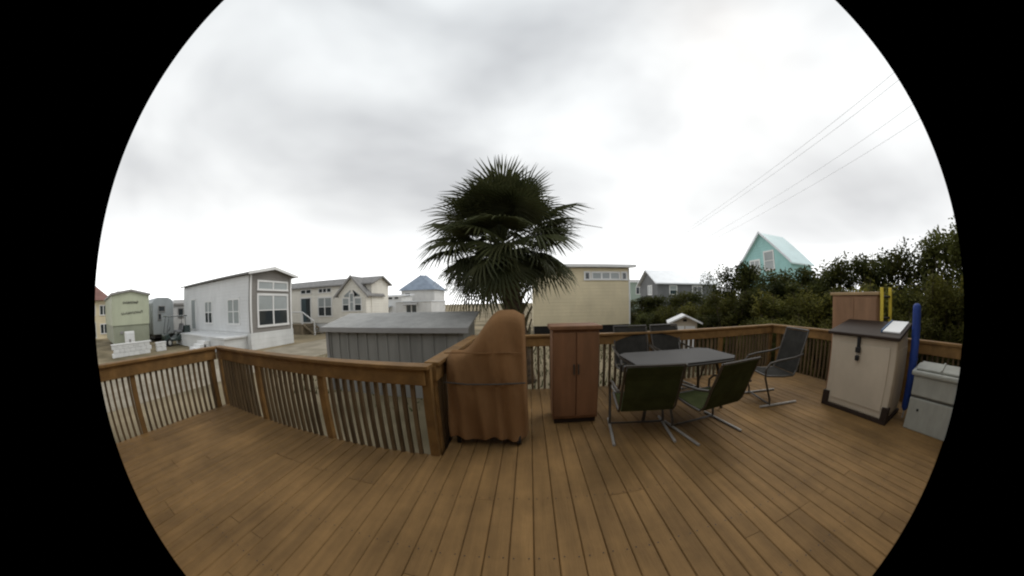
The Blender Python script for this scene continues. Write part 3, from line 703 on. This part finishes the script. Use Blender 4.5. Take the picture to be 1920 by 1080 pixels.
SH = [shrub_meshes(11, LEAF1), shrub_meshes(12, LEAF2), shrub_meshes(13, LEAF3), shrub_meshes(14, LEAF2, 9000, .10), shrub_meshes(15, LEAF1, 10000, .078)]
SLOOK = ('olive green shrub', 'dark green shrub', 'yellowish green shrub', 'dark large leaved shrub', 'olive fine leaved shrub')
def shrub_label(az, tan_top, v):
    place = ('growing beside the cream trailer home' if az < 24 else 'below the white roofed grey house' if az < 40 else 'in front of the teal house' if az < 58
             else 'behind the tall tan cabinet' if az < 71 else 'behind the blue umbrella and brown lidded chest' if az < 83 else 'behind the low grey green deck box')
    return ('tall ' if tan_top > .1 else 'low ' if tan_top < 0 else 'medium high ') + SLOOK[v] + ' ' + place
def shrub(az, dist, tan_top, width, v, rnd=True):
    x, y = math.sin(R(az)) * dist, math.cos(R(az)) * dist
    H = CAMZ + tan_top * dist - GZ
    o = empty('shrub', (x, y, GZ), shrub_label(az, tan_top, v), 'shrub', 'shrubs of the thicket behind the deck')
    rz = random.uniform(0, 6.28)
    for nm, me in (('crown', SH[v][0]), ('stems', SH[v][1])):
        inst(nm, me, o, (x, y, GZ), (0, 0, rz), (width, width, H / 1.2))
# back row: skyline
for az, ds, tt, wd, v in ((39.5, 13.5, .118, 1.15, 1), (42.5, 13, .137, 1.35, 3), (46.5, 12.5, .125, 1.4, 1), (50.5, 12.5, .108, 1.4, 0), (54.5, 12, .11, 1.5, 1), (59, 12, .115, 1.5, 3),
                          (63, 11.5, .135, 1.4, 1), (67, 11, .15, 1.4, 0), (71, 11, .145, 1.4, 3), (75, 10.5, .158, 1.4, 1), (79.5, 10, .168, 1.4, 0), (84, 10, .178, 1.4, 1), (88.5, 9.5, .205, 1.5, 3), (93.5, 9.5, .20, 1.5, 1), (99, 9.5, .2, 1.5, 0),
                          (36, 15, .055, 1.3, 1), (32.5, 16, .040, 1.4, 0), (29, 17, .034, 1.4, 1), (25.8, 18, .026, 1.5, 3), (22.9, 19, .014, 1.4, 0), (21.2, 22, .012, 1.4, 1)):
    shrub(az, ds, tt, wd, v)
# front row, lower and more yellow
for az, ds, tt, wd, v in ((24.5, 13, -.035, 1.1, 1), (30, 12.5, -.008, 1.2, 0), (35.5, 11.5, .012, 1.2, 2), (41, 10.5, .045, 1.2, 0), (46, 10, .040, 1.2, 2), (51, 9.5, .03, 1.2, 0), (56, 9.3, .045, 1.2, 4), (61, 9, .05, 1.15, 2),
                          (66, 8.8, .06, 1.15, 0), (71, 8.6, .07, 1.15, 2), (76, 8.3, .07, 1.1, 4), (81, 8, .08, 1.1, 2), (86.5, 7.8, .08, 1.1, 0), (92, 7.8, .09, 1.1, 2), (53, 11, .072, 1.3, 1), (56.5, 10.8, .075, 1.3, 3), (49, 11, .075, 1.3, 3), (58, 7.6, -.035, .8, 2), (69, 7.2, -.02, .8, 4), (80, 7.0, -.02, .75, 0), (88, 6.9, -.02, .75, 4), (49, 8.0, -.03, .9, 4)):
    shrub(az, ds, tt, wd, v)

# ------------------------------------------------------------------ overhead cables
def cable(p, d, y0, y1, z, sag):
    pts = []
    for k in range(41):
        t = k / 40; y = y0 + (y1 - y0) * t
        pts.append((p + d * y, y, z - sag * 4 * t * (1 - t) + sag))
    return pts
for nm, p, d, z, dz in (('upper', 8.38, .172, 7.45, 0), ('upper', 8.72, .17, 7.42, 0), ('lower', 10.2, .225, 7.45, 0), ('lower', 11.1, .22, 7.4, 0)):
    o = MB().tube(cable(p, d, -25, 65, z - .9, .9), .0052, 5).build('overhead_cable', WIRE)
    tag(o, 'thin overhead cable of the higher close pair crossing the sky' if nm == 'upper' else 'thin overhead cable of the lower pair nearer the thicket', 'cable', 'higher pair of overhead cables' if nm == 'upper' else 'lower pair of overhead cables')

# ------------------------------------------------------------------ things on the deck, right side
# tall storage chest
c = empty('storage_chest', (4.45, 1.62, 0), 'tall taupe resin storage chest with dark brown lid and black hasp', 'storage box')
MB().box(4.1, 4.78, 1.06, 2.19, .045, 1.0).build('body', RESIN, c, bevel=.025)
MB().prism([(4.04, 1.02, .995), (4.04, 2.24, .995), (4.84, 2.24, 1.12), (4.84, 1.02, 1.12)], [(4.04, 1.02, 1.035), (4.04, 2.24, 1.035), (4.84, 2.24, 1.165), (4.84, 1.02, 1.165)]).build('lid', RESIND, c, bevel=.012)
MB().prism([(4.12, 1.07, .998), (4.77, 1.07, .998), (4.77, 1.07, 1.105), (4.13, 1.07, 1.005)], [(4.12, 2.18, .998), (4.77, 2.18, .998), (4.77, 2.18, 1.105), (4.13, 2.18, 1.005)]).build('lid_riser', RESIN, c)
MB().box(4.075, 4.80, 1.03, 2.22, .002, .05).build('base_trim', RESIND, c, bevel=.006)
for yy in (1.03, 2.105): MB().box(4.07, 4.17, yy, yy + .115, .052, .21).build('corner_trim', RESIND, c, bevel=.006)
MB().box(4.086, 4.098, 1.17, 2.08, .14, .90).build('front_panel', RESIN, c, bevel=.004)
hp = MB().box(4.055, 4.085, 1.66, 1.715, .85, 1.0).build('hasp', BLACKM, c, bevel=.004)
MB().box(4.035, 4.075, 1.645, 1.73, .80, .868).build('staple_plate', BLACKM, hp, bevel=.008)
pk = MB().box(4.025, 4.07, 1.655, 1.72, .70, .765).build('padlock', BLACKM, c, bevel=.01)
MB().tube([(4.048, 1.67, .76), (4.048, 1.67, .80), (4.048, 1.6875, .818), (4.048, 1.705, .80), (4.048, 1.705, .76)], .006, 6).build('shackle', FOOTM, pk)
MB().box(4.16, 4.74, 1.052, 1.059, .12, .88).build('side_panel', RESIN, c)
# white slab added to stand for sky reflected in the wet lid
tr = empty('reflection_slab', (4.5, 1.25, 1.08), 'thin white slab with blue edge standing in for sky reflection on the brown chest lid', 'reflection_slab')
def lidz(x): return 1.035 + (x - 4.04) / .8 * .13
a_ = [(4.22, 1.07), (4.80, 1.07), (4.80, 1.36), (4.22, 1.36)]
MB().prism([(p, q, lidz(p) + .003) for p, q in a_], [(p, q, lidz(p) + .022) for p, q in a_]).build('reflection_face', WHITE, tr, bevel=.004)
MB().prism([(4.22, 1.363, lidz(4.22) + .003), (4.80, 1.363, lidz(4.80) + .003), (4.80, 1.385, lidz(4.80) + .003), (4.22, 1.385, lidz(4.22) + .003)], [(4.22, 1.363, lidz(4.22) + .035), (4.80, 1.363, lidz(4.80) + .035), (4.80, 1.385, lidz(4.80) + .035), (4.22, 1.385, lidz(4.22) + .035)]).build('reflection_edge', REFLB, tr)

# low deck box
c = empty('deck_box', (4.55, .15, 0), 'low grey green resin deck box with ledged lid beside the tall chest', 'storage box')
MB().box(4.26, 4.85, -.5, .78, .0, .375).build('lower_panel', BOXG, c, bevel=.015)
MB().box(4.275, 4.84, -.49, .77, .376, .40).build('seam', BOXGD, c)
MB().box(4.26, 4.85, -.5, .78, .401, .625).build('upper_panel', BOXG, c, bevel=.015)
MB().box(4.22, 4.88, -.54, .82, .628, .685).build('lid', BOXG, c, bevel=.02)
MB().box(4.28, 4.82, -.48, .76, .686, .715).build('lid_top', BOXG, c, bevel=.012)
MB().box(4.245, 4.258, .60, .635, .235, .262).build('latch', BLACKM, c, bevel=.003)
for yy in (-.1, .35): MB().box(4.27, 4.83, yy, yy + .03, .716, .73).build('lid_rib', BOXG, c, bevel=.006)

# rolled blue umbrella
u = empty('beach_umbrella', (4.62, .90, 0), 'rolled blue beach umbrella standing upright between the two boxes', 'umbrella')
b = MB(); zz = [.10, .14, .5, .8, 1.1, 1.33, 1.385, 1.41, 1.418]; rr_ = [.03, .058, .066, .068, .07, .07, .066, .045, .015]
b.tube([(4.62 + .006 * math.sin(z * 5), .90, z) for z in zz], rr_, 14); b.build('canopy', BLUE, u, smooth=True)
MB().tube([(4.62, .90, 0), (4.62, .90, .23)], .016, 8).build('pole', FOOTM, u)
for z_ in (.75, 1.12): MB().tube([(4.62, .90, z_ - .014), (4.62, .90, z_ + .014)], .0735, 14).build('strap', BLUE, u)

# tall tan cabinet
c = empty('tall_cabinet', (5.05, 2.17, 0), 'tall tan wooden cabinet with overhanging top behind the brown lidded chest', 'cabinet')
MB().box(4.92, 5.22, 1.70, 2.64, .0, 1.52).build('body', TANW, c, bevel=.008)
MB().box(4.885, 5.235, 1.665, 2.675, 1.522, 1.57).build('top', TANT, c, bevel=.008)
for a, b_ in ((1.72, 2.165), (2.175, 2.62)):
    dd = MB().box(4.90, 4.918, a, b_, .08, 1.49).build('door', TANW, c, bevel=.004)
    MB().box(4.885, 4.898, (2.13 if a < 2 else 2.19), (2.15 if a < 2 else 2.21), .75, .87).build('handle', FRAMEM, dd)

# yellow folded ladder
l_ = empty('step_ladder', (5.0, 1.57, 0), 'yellow folded fibreglass ladder standing next to the tan cabinet', 'ladder')
for xx, yy in ((4.90, 1.615), (5.16, 1.535)):
    MB().prism([(xx - .02, yy - .03, 0), (xx + .02, yy - .03, 0), (xx + .02, yy + .03, 0), (xx - .02, yy + .03, 0)], [(xx - .02 + .03, yy - .03, 1.63), (xx + .02 + .03, yy - .03, 1.63), (xx + .02 + .03, yy + .03, 1.63), (xx - .02 + .03, yy + .03, 1.63)]).build('rail', YELL, l_, bevel=.005)
for k in range(5):
    z_ = .3 + k * .3
    MB().tube([(4.90 + .018 * z_, 1.613, z_), (5.16 + .018 * z_, 1.537, z_)], .018, 6).build('rung', BLACKM, l_)

# ------------------------------------------------------------------ patio set (table and chairs)
TX, TY = 1.95, 3.3
t = empty('patio_table', (TX, TY, 0), 'dark patio dining table with clipped corners among the sling chairs', 'table')
sec = [(-.75 + .12, -.45), (.75 - .12, -.45), (.75, -.45 + .12), (.75, .45 - .12), (.75 - .12, .45), (-.75 + .12, .45), (-.75, .45 - .12), (-.75, -.45 + .12)]
MB().prism([(TX + p, TY + q, .70) for p, q in sec], [(TX + p, TY + q, .722) for p, q in sec]).build('table_top', TABLE, t, bevel=.006)
b = MB(); rim = [(TX + p * .985, TY + q * .98, .685) for p, q in sec]; b.tube(rim + [rim[0]], .017, 6); b.build('rim', FRAMEM, t)
for sx in (-.58, .58):
    for sy in (-.3, .3):
        MB().tube([(TX + sx * .8, TY + sy * .8, .69), (TX + sx * .95, TY + sy * .95, .4), (TX + sx * 1.05, TY + sy * 1.05, .0)], .022, 8).build('leg', FRAMEM, t)

def chair(loc, rz, label, group, sl):
    """sling chair facing +Y, curved spring legs on long pale floor runners"""
    o = empty('sling_chair', (0, 0, 0), label, 'chair', group)
    w_ = .27
    b = MB(); ss = [(.27, .43), (.1, .41), (-.1, .395), (-.24, .405)]
    for (y0, z0), (y1, z1) in zip(ss, ss[1:]): b.prism([(-w_, y0, z0), (w_, y0, z0), (w_, y0, z0 + .014), (-w_, y0, z0 + .014)], [(-w_, y1, z1), (w_, y1, z1), (w_, y1, z1 + .014), (-w_, y1, z1 + .014)])
    b.build('seat', sl, o)
    b = MB(); ss = [(-.25, .42), (-.33, .62), (-.40, .84), (-.47, 1.0)]
    for (y0, z0), (y1, z1) in zip(ss, ss[1:]): b.prism([(-w_, y0, z0), (w_, y0, z0), (w_, y0 - .014, z0), (-w_, y0 - .014, z0)], [(-w_, y1, z1), (w_, y1, z1), (w_, y1 - .014, z1), (-w_, y1 - .014, z1)])
    b.build('backrest', sl, o)
    for s in (-1, 1):
        X = s * (w_ + .02)
        MB().tube([(X, .30, .435), (X, .0, .405), (X, -.22, .40), (X, -.28, .47), (X, -.36, .72), (X, -.48, 1.02)], .014, 7).build('back_frame', FRAMEM, o)
        X = s * (w_ + .055)
        MB().tube([(X, -.36, .70), (X, -.2, .665), (X, .12, .64), (X, .27, .615), (X, .345, .54), (X, .34, .42), (X, .27, .25), (X, .20, .10), (X, .19, .02)], .016, 7).build('arm', FRAMEM, o)
        MB().tube([(X, .36, .017), (X, .1, .017), (X, -.34, .017)], .017, 7).build('runner', FOOTM, o)
    MB().tube([(-w_ - .05, .19, .033), (w_ + .05, .19, .033)], .013, 6).build('cross_bar', FRAMEM, o)
    MB().tube([(-w_ - .02, -.48, 1.02), (w_ + .02, -.48, 1.02)], .014, 6).build('top_bar', FRAMEM, o)
    MB().tube([(-w_ - .02, .30, .435), (w_ + .02, .30, .435)], .014, 6).build('front_bar', FRAMEM, o)
    o.location = loc; o.rotation_euler = (0, 0, rz)
    return o
GC = 'sling chairs round the patio table'
ch0 = chair((1.2, 2.74, 0), R(-10), 'dark green sling chair at the table beside the red brown cabinet', GC, SLING)
def chair_copy(loc, rz, label, sl=None):
    c_ = copy_tree(ch0); c_.location = loc; c_.rotation_euler = (0, 0, rz); c_['label'] = label
    return c_
ch1 = chair_copy((1.95, 2.55, 0), R(6), 'dark green sling chair at the table between the other green chair and grey end chair')
for c_ in (ch0, ch1): c_.scale = (1, 1, .86)
chair((3.5, 2.92, 0), R(76), 'dark grey sling chair at the table end nearest the tall storage chest', GC, SLING2)
chair((1.65, 4.08, 0), R(174), 'dark grey sling chair before the far railing, closer to the red brown cabinet', GC, SLING2)
chair((2.4, 4.08, 0), R(186), 'dark grey sling chair before the far railing, closer to the small white shed', GC, SLING2)

# red-brown cabinet by the return railing
c = empty('wooden_cabinet', (.52, 3.3, 0), 'waist high red brown wooden cabinet with two plank doors near the patio table', 'cabinet')
MB().box(.25, .79, 3.12, 3.5, .06, 1.13).build('body', REDW, c, bevel=.008)
MB().box(.22, .82, 3.08, 3.53, 1.132, 1.18).build('top', REDW, c, bevel=.01)
MB().box(.27, .77, 3.14, 3.48, 0, .058).build('plinth', RESIND, c)
for a in (.262, .525):
    dd = MB().box(a, a + .253, 3.098, 3.118, .1, 1.1).build('door', REDW, c, bevel=.005)
    MB().box(a + (.222 if a < .5 else .012), a + (.238 if a < .5 else .028), 3.083, 3.096, .62, .74).build('handle', FRAMEM, dd)

# covered grill at the end of the near railing
GX0, GX1, GY, GD = -.84, -.05, 2.76, .19
gl = empty('covered_grill', (-.45, GY, 0), 'tall orange brown fabric cover draped over a grill at the railing end', 'grill')
def sstep(a, b_, x): t_ = max(0, min(1, (x - a) / (b_ - a))); return t_ * t_ * (3 - 2 * t_)
NU, NV = 40, 22; b = MB()
def topz(u): return .98 + .40 * sstep(.18, .72, u) - .05 * sstep(.85, 1, u) - .05 * (1 - sstep(0, .06, u))
for side in (1, -1):
    for i in range(NU + 1):
        u = i / NU; tz = topz(u)
        for j in range(NV + 1):
            v_ = j / NV; z_ = .09 + (tz - .09) * v_ + .02 * math.sin(u * 13) * (1 - v_) ** 3
            dep = GD * max(0, 1 - abs(2 * u - 1) ** 10) ** .3 * max(0, 1 - v_ ** 12) ** .35
            fold = .012 * math.sin(u * 57 + 6 * v_) * (.3 + v_) * (1 - v_) + .026 * math.sin(u * 31 + 2.2 * v_ + math.sin(u * 9)) * (1.1 - v_) ** .8 + .012 * math.sin(u * 12 + v_ * 9)
            flare = 1 + .05 * (1 - v_)
            edge = 1 if 0 < i < NU else 0
            b.v.append((-.445 + (GX0 + (GX1 - GX0) * u + .445) * flare, GY - side * (dep * flare + fold * edge * (1 if v_ < .97 else 0)), z_))
off_ = (NU + 1) * (NV + 1)
for side in (0, 1):
    for i in range(NU):
        for j in range(NV):
            q_ = [side * off_ + i * (NV + 1) + j, side * off_ + (i + 1) * (NV + 1) + j, side * off_ + (i + 1) * (NV + 1) + j + 1, side * off_ + i * (NV + 1) + j + 1]
            b.f.append(tuple(q_ if side == 0 else q_[::-1]))
cv = b.build('cover', COVER, gl, smooth=True)
MB().tube([(GX0 + .02, GY - GD - .012, .985), (-.66, GY - GD - .02, .99), (-.45, GY - GD - .02, .985), (-.25, GY - GD - .02, .99), (GX1 - .02, GY - GD - .012, .985)], .006, 5).build('seam', COVER, cv)
MB().tube([(GX0 - .0, GY - GD - .03, .70), (-.6, GY - GD - .035, .685), (-.3, GY - GD - .035, .69), (GX1 + .0, GY - GD - .03, .70)], .008, 5).build('tie_cord', FRAMEM, cv)
for sx in (GX0 + .08, GX1 - .08):
    for sy in (-.12, .12):
        if sx > -.4: MB().tube([(sx - .02, GY + sy, .07), (sx + .02, GY + sy, .07)], .07, 14).build('wheel', RUBBER, gl)
        else: MB().box(sx - .02, sx + .02, GY + sy - .02, GY + sy + .02, 0, .2).build('leg', BLACKM, gl)
